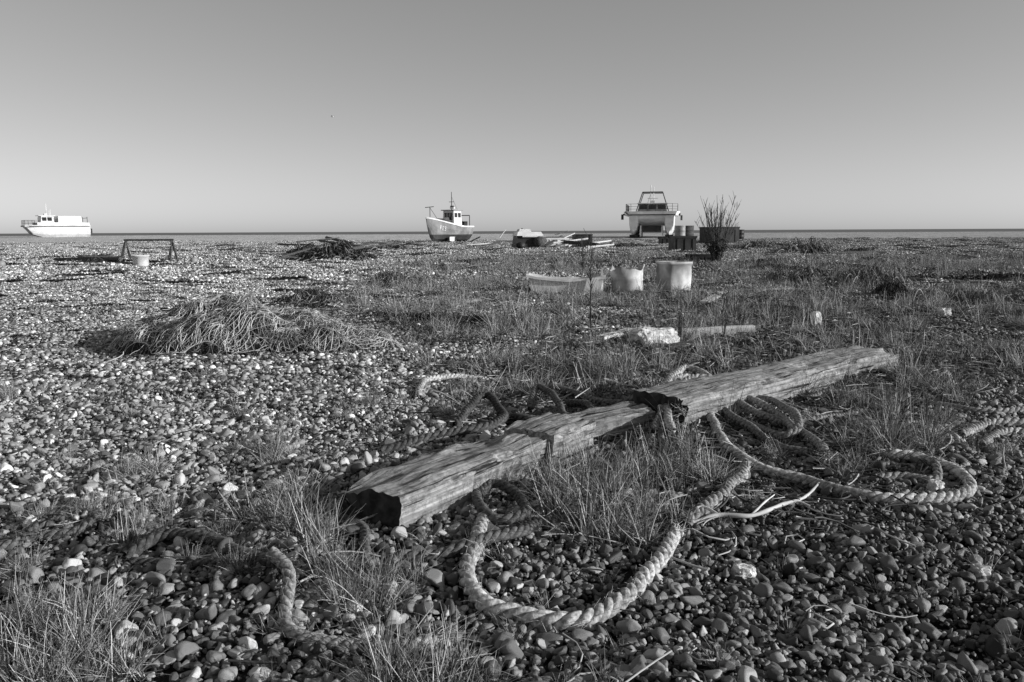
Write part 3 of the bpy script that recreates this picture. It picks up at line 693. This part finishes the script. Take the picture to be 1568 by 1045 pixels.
# ------------------------------------------------------------ weeds
def weed(name,u,v,hpx,spread,n,rad,seed=0,leaf=0):
    p=P(u,v); k=mpp(p); h=hpx*k; K=8; paths=[];rads=[]; r=np.random.default_rng(seed)
    t=np.linspace(0,1,K)
    for i in range(n):
        a=r.uniform(0,6.28); sp=spread*k*r.uniform(.1,1); hh=h*r.uniform(.55,1); b=r.uniform(0,.2,2)*spread*k
        x=np.cos(a)*(b[0]+sp*t**1.4)+r.normal(0,.01*h,K).cumsum()*.5; y=np.sin(a)*(b[0]+sp*t**1.4)
        pts=np.stack([x,y,hh*t],-1); paths.append(pts); rads.append(rad*(1-.6*t))
        for j in range(r.integers(6,12)):
            q=r.uniform(.25,.95); c=np.array([np.interp(q,t,pts[:,m_]) for m_ in range(3)]); aa=r.uniform(0,6.28); l=hh*r.uniform(.05,.2)
            paths.append(c+np.stack([np.cos(aa)*l*.45*t,np.sin(aa)*l*.45*t,l*t**.8],-1)); rads.append(rad*.5*(1-.5*t))
            if leaf and q<.4:
                for _ in range(2):
                    aa=r.uniform(0,6.28); paths.append(c*np.array([1,1,.8])+np.stack([np.cos(aa)*l*t,np.sin(aa)*l*t,l*.4*np.sin(t*3)],-1)); rads.append(rad*1.8*np.sin(t*3.0)+.001)
    V,F=tubes(np.array(paths),np.array(rads),4); mkobj(name,mkmesh(name,V,F,M_weed,True),loc=p)
weed('tall_dry_weed',1097,404,106,32,40,.012,1,1)
weed('tall_dry_weed',903,508,165,8,3,.0065,2)
weed('tall_dry_weed',893,420,62,12,6,.010,3)
weed('tall_dry_weed',1108,520,95,12,4,.004,4)
weed('tall_dry_weed',1135,512,60,14,5,.004,5)
weed('tall_dry_weed',1330,470,50,30,8,.005,6)
weed('tall_dry_weed',1420,660,60,12,3,.003,7)
weed('tall_dry_weed',1042,520,50,8,6,.005,8)

# ------------------------------------------------------------ boats
def cathull(xc,w,L_,zd,bowrake=.6,nose=.55):
    secs=[]
    for t in np.linspace(0,1,12):
        y=L_*t; ww=w*(nose+(1-nose)*min(1,(t/.25)**.7)); kz=max(0,(.28*zd)*(1-t/.15)) if bowrake else 0
        fl=1.12; s=[]
        for fx,z,dy in((-.5*fl,zd,-bowrake*max(0,1-t*4)),(-.5,zd*.55,-.3*bowrake*max(0,1-t*4)),(-.38,zd*.25+kz*.5,0),(0,kz,0),(.38,zd*.25+kz*.5,0),(.5,zd*.55,-.3*bowrake*max(0,1-t*4)),(.5*fl,zd,-bowrake*max(0,1-t*4))):
            s.append((xc+fx*ww,y+dy,z))
        secs.append(s)
    return loft(secs)
def rail(pts,h,r=.03,n=3):
    parts=[]
    for a,b in zip(pts[:-1],pts[1:]):
        a=Vector(a);b=Vector(b); L2=(b-a).length; m_=max(1,int(L2/.9))
        for i in range(m_+1):
            q=a.lerp(b,i/m_); parts.append(rod(q,q+Vector((0,0,h)),r,None,4))
        for j in range(1,n+1): z=Vector((0,0,h*j/n)); parts.append(rod(a+z,b+z,r*.8,None,4))
    return J(parts)
p=P(997,365); s=mpp(p)/.0705*.95
B=empty('catamaran_fishing_boat',p,-.2); B.scale=(s,s,s*.96)
part(B,'hull_port',cathull(-2.0,1.15,9.5,2.75,.5,.8),M_white); part(B,'hull_starboard',cathull(2.0,1.15,9.5,2.75,.5,.8),M_white)
part(B,'bridge_deck',loft([[(-1.5,y,zb),(1.5,y,zb),(1.5,y,2.74),(-1.5,y,2.74)] for y,zb in((-.2,2.3),(.6,1.9),(2,1.5),(9.3,1.5))]),M_white)
part(B,'tunnel_skirt',J([box(-1.2,3,.85,.12,6,1.3),box(1.2,3,.85,.12,6,1.3),box(0,6,1.1,2.3,.1,.8)]),M_white)
part(B,'foredeck',loft([[(-3.05*f,y,2.66),(3.05*f,y,2.66),(3.2*f,y,3.12),(-3.2*f,y,3.12)] for y,f in((-.75,.88),(-.1,.97),(1.2,1),(9.5,.98))]),M_white)
part(B,'rubbing_strake',J([box(0,-.72,2.72,5.2,.12,.12),box(3.16,4.5,2.8,.1,9,.16),box(-3.16,4.5,2.8,.1,9,.16)]),M_dark)
part(B,'bow_rail',rail([(-2.9,7,3.1),(-2.9,.3,3.1),(-2.3,-.55,3.1),(2.3,-.55,3.1),(2.9,.3,3.1),(2.9,7,3.1)],.9,.03),M_steel)
part(B,'wheelhouse',box(0,4.6,3.6,3.4,3,1.0,.9,.9),M_grey)
part(B,'wheelhouse_roof',box(0,4.5,4.16,3.5,3.2,.1),M_white)
part(B,'windows',J([box(-1.05+i*1.05,3.1,3.72,.85,.05,.5) for i in range(3)]+[box(1.68,4+i*1.1,3.72,.05,.8,.4) for i in range(2)]),M_glass)
part(B,'gantry',J([rod((-1.9,3,3.1),(-1.15,3,5.5),.06),rod((1.9,3,3.1),(1.15,3,5.5),.06),rod((-1.15,3,5.5),(1.15,3,5.5),.08),rod((-1.9,6.5,3.1),(-1.15,6,5.5),.05),rod((1.9,6.5,3.1),(1.15,6,5.5),.05),rod((-1.15,6,5.5),(1.15,6,5.5),.05),rod((-1.15,3,5.5),(-1.15,6,5.5),.05),rod((1.15,3,5.5),(1.15,6,5.5),.05)]),M_steel)
part(B,'mast',J([rod((-.25,4,4.2),(-.25,4,6.4),.05),rod((.1,4,4.2),(.1,4,6.2),.04),rod((-.6,4,4.8),(.6,4,4.8),.05),box(0,3.9,4.4,.5,.4,.25),rod((-.6,4,4.2),(-.2,4,5.5),.03)]),M_white)
part(B,'fenders',J([rod((-3.3,.2,2.2),(-3.3,.2,2.8),.13),rod((-3.35,1.6,2.2),(-3.35,1.6,2.8),.13),rod((3.35,2.6,2.1),(3.35,2.6,2.7),.13),rod((-2.5,-.8,2.7),(-2.9,-1.0,3.1),.08)]),M_dark)
part(B,'antifouling',J([box(-2.0,4.9,.22,.85,8.6,.36,1.15,1),box(2.0,4.9,.22,.85,8.6,.36,1.15,1)]),M_dark)
part(B,'keel_blocks',J([box(x,y,.07,1.4,.3,.16) for x in(-2.0,2.0) for y in(1.5,5,8.5)]),M_dwood)
p=P(657,373); s=mpp(p)/.053*.84
B=empty('fishing_boat',p,-.5); B.scale=(s,s,s*1.1); Lh=6.6
def msec(t):
    b=1.25*min(1,(max(t,.002)/.42)**.62)*(1-.18*max(0,(t-.6)/.4)); zs=2.15-.75*math.sin(min(1,t/.75)*math.pi/2); kz=.12+1.5*max(0,1-t/.1)**1.5
    pts=[(b*1.04,zs),(b*.98,zs*.72+kz*.28),(b*.82,zs*.42+kz*.58),(b*.5,zs*.14+kz*.86),(0.03,kz)]
    y=Lh*t-.35*max(0,1-t*6)
    return [(x,y+.3*(1-z/2.2)*max(0,1-t*5),z) for x,z in pts]
secs=[]
for t in np.linspace(0,1,22)**1.3:
    r_=msec(t); secs.append(r_+[(-x,y,z) for x,y,z in r_[::-1]])
part(B,'hull',loft(secs),M_hull,False)
gs=[[(x*1.05,y-.03,z+.02),(x*1.05,y-.03,z+.14),(x*.92,y,z+.14),(x*.92,y,z+.02)] for x,y,z in (msec(t)[0] for t in np.linspace(0,1,20)**1.3)]
gp=[[(-a,b_,c) for a,b_,c in q] for q in gs]
part(B,'gunwale',J([loft(gs),loft(gp)]),M_white)
def onhull(t,f,off=.015):
    r_=msec(t); k_=f*4; i=min(3,int(k_)); a=Vector(r_[i]);b=Vector(r_[i+1]); q=a.lerp(b,k_-i); return (q.x+off+.01,q.y-off,q.z)
def stroke(t0,f0,t1,f1,w=.006):
    if abs(f1-f0)>abs(t1-t0): return ([onhull(t0,f0),onhull(t0+w,f0),onhull(t1+w,f1),onhull(t1,f1)],[(0,1,2,3)])
    return ([onhull(t0,f0),onhull(t1,f1),onhull(t1,f1+.03),onhull(t0,f0+.03)],[(0,1,2,3)])
st=[stroke(.15,.2,.15,.34),stroke(.15,.18,.175,.18),stroke(.15,.26,.17,.26),
 stroke(.19,.2,.19,.34),stroke(.19,.18,.215,.18),stroke(.19,.26,.21,.26),stroke(.19,.33,.215,.33),
 stroke(.23,.18,.255,.18),stroke(.23,.2,.23,.26),stroke(.23,.26,.255,.26),stroke(.25,.27,.25,.33),stroke(.23,.33,.255,.33)]
part(B,'registration_number',J(st),M_white)
part(B,'wheelhouse',box(0,4.2,2.15,1.35,1.5,1.5,.92,.92),M_white)
part(B,'wheelhouse_roof',box(0,4.15,2.94,1.5,1.75,.08),M_grey)
part(B,'windows',J([box(-.33+i*.33,3.5,2.5,.27,.04,.42) for i in range(3)]+[box(.66,3.85+i*.65,2.5,.04,.45,.4) for i in range(2)]),M_glass)
part(B,'foredeck_shelter',box(0,1.5,2.0,1.3,1.2,.35,.7,.8),M_dark)
part(B,'mast',J([rod((0,4.1,2.9),(0,4.1,4.6),.045,.03),rod((-.3,4.1,3.7),(.3,4.1,3.7),.025),rod((0,4.1,4.2),(0,6.4,1.6),.012),rod((-.15,4.1,3.3),(.25,4.1,3.3),.06)]),M_steel)
part(B,'radar',box(.15,4.0,3.15,.45,.2,.14),M_white)
part(B,'bow_post',J([rod((0,.25,1.9),(0,.25,3.15),.035),rod((-.55,.25,3.12),(.45,.25,3.18),.03),rod((0,.25,3.1),(.6,.9,1.9),.02)]),M_steel)
part(B,'stern_gallows',J([rod((-.8,6.2,1.4),(-.8,6.2,2.5),.04),rod((.8,6.2,1.4),(.8,6.2,2.5),.04),rod((-.8,6.2,2.5),(.8,6.2,2.5),.04),box(.5,5.5,1.7,.6,.6,.5)]),M_dark)
part(B,'net_hauler',J([rod((.9,2.6,1.7),(.9,2.6,2.2),.05),rod((.75,2.6,2.2),(1.05,2.6,2.2),.16,.16,10),box(-.5,2.7,1.8,.5,.9,.5)]),M_dark)
part(B,'cradle',J([box(.5,1.8,.1,1.7,.25,.2),box(0,4.6,.1,1.7,.25,.2),rod((1.2,3,.0),(.9,3,.8),.07),rod((-1.2,3,.0),(-.9,3,.8),.07)]),M_dwood)
part(B,'bilge_board',box(1.0,2.6,.3,.08,1.0,.5),M_white)
p=P(48,363.4); print('workboat at',p); s=mpp(p)/.1066*.97
B=empty('catamaran_workboat',p,-.9); B.scale=(s,s,s)
part(B,'hull_port',cathull(-1.85,1.2,8.6,1.7,.9,.4),M_white); part(B,'hull_starboard',cathull(1.85,1.2,8.6,1.7,.9,.4),M_white)
part(B,'bridge_deck',loft([[(-1.4,y,zb),(1.4,y,zb),(1.4,y,1.68),(-1.4,y,1.68)] for y,zb in((-.6,1.4),(.6,.9),(8.5,.9))]),M_grey)
part(B,'deck',loft([[(-2.5*f,y,1.68),(2.5*f,y,1.68),(2.6*f,y,1.98),(-2.6*f,y,1.98)] for y,f in((-1.1,.85),(-.1,.98),(8.6,1))]),M_white)
part(B,'rubbing_strake',J([box(2.6,4,1.78,.06,9,.1),box(0,-1.13,1.8,4.2,.06,.14)]),M_dark)
part(B,'bulwark',J([box(2.52,4.6,2.2,.08,7.8,.45),box(-2.52,4.6,2.2,.08,7.8,.45)]),M_white)
part(B,'wheelhouse',box(0,2.4,2.75,3.4,2.2,1.55,.9,.85),M_white)
part(B,'wheelhouse_roof',box(0,2.3,3.57,3.5,2.5,.1),M_white)
part(B,'windows',J([box(-1.15+i*.77,1.36,3.0,.62,.06,.65) for i in range(4)]+[box(1.64,1.9+i*.8,3.0,.06,.62,.6) for i in range(2)]),M_glass)
part(B,'deck_canopy',box(.2,5.6,2.75,4.3,3.6,1.5,.97,.96),M_white)
part(B,'bow_rail',rail([(-2.4,1,1.98),(-1.9,-1,1.98),(1.9,-1,1.98),(2.4,1,1.98)],.8,.035),M_steel)
part(B,'mast',J([rod((0,2.5,3.6),(0,2.5,5.6),.06,.03),rod((-.5,2.5,4.2),(.5,2.5,4.2),.04),rod((.6,3,3.6),(.6,3,4.7),.03),rod((-.6,3,3.6),(-.6,3,4.5),.03),box(0,2.3,3.8,.9,.4,.25)]),M_white)
part(B,'stern_posts',J([rod((1.9,8.3,2),(1.9,8.3,3.4),.05),rod((-1.9,8.3,2),(-1.9,8.3,3.4),.05),rod((1.9,8.3,3.2),(-1.9,8.3,3.2),.04)]),M_steel)
part(B,'outboard_brackets',J([box(-1.2,8.8,1.0,.6,.5,.8),box(1.2,8.8,1.0,.6,.5,.8)]),M_dark)

# gull high up
d=Rm@Vector(((509-784)/FPX,-(179-522.5)/FPX,-1)); gpos=CAM+d*100
g=empty('seagull',gpos,1.3)
part(g,'body',loft([[(x,y_*1.0,z) for x,z in((-r_,0),(0,-r_),(r_,0),(0,r_))] for y_,r_ in((-.22,.01),(-.15,.05),(0,.09),(.15,.04),(.26,.01))]),M_white,True)
part(g,'wings',J([([(0,-.06,.03),(.32,-.1,.14),(.62,.05,.06),(.3,.06,.12),(0,.08,.03)],[(0,1,3,4),(1,2,3)]),([(0,-.06,.03),(-.32,-.1,.14),(-.62,.05,.06),(-.3,.06,.12),(0,.08,.03)],[(4,3,1,0),(3,2,1)])]),M_white)

# ------------------------------------------------------------ light
EL=math.radians(15.5); AZ=math.radians(103)   # clockwise from +Y
sv=Vector((math.sin(AZ)*math.cos(EL),math.cos(AZ)*math.cos(EL),math.sin(EL)))
sd=bpy.data.lights.new('sun','SUN'); sd.energy=5; sd.angle=math.radians(.5); sd.color=(1,1,1)
so=bpy.data.objects.new('sun',sd); ROOT.objects.link(so); so.rotation_euler=(-sv).to_track_quat('-Z','Y').to_euler(); so.location=(30,-6,20)
w=bpy.data.worlds.new('World'); scene.world=w; w.use_nodes=True; nt=w.node_tree; N=nt.nodes; L=nt.links
bg=N['Background']; sk=N.new('ShaderNodeTexSky'); sk.sky_type='NISHITA'; sk.sun_disc=False; sk.sun_elevation=EL; sk.sun_rotation=AZ
sk.dust_density=.6; sk.air_density=1.0
sp=N.new('ShaderNodeSeparateColor'); L.new(sk.outputs[0],sp.inputs[0])
a1=N.new('ShaderNodeMath'); a1.operation='MULTIPLY'; a1.inputs[1].default_value=.7; L.new(sp.outputs[0],a1.inputs[0])
a2=N.new('ShaderNodeMath'); a2.operation='MULTIPLY_ADD'; a2.inputs[1].default_value=.3; L.new(sp.outputs[1],a2.inputs[0]); L.new(a1.outputs[0],a2.inputs[2])
# black-and-white film response of the sky
a3=N.new('ShaderNodeMath'); a3.operation='POWER'; a3.inputs[1].default_value=.78; L.new(a2.outputs[0],a3.inputs[0])
a4=N.new('ShaderNodeMath'); a4.operation='MULTIPLY'; a4.inputs[1].default_value=1.45; L.new(a3.outputs[0],a4.inputs[0])
L.new(a4.outputs[0],bg.inputs['Color']); bg.inputs['Strength'].default_value=.12
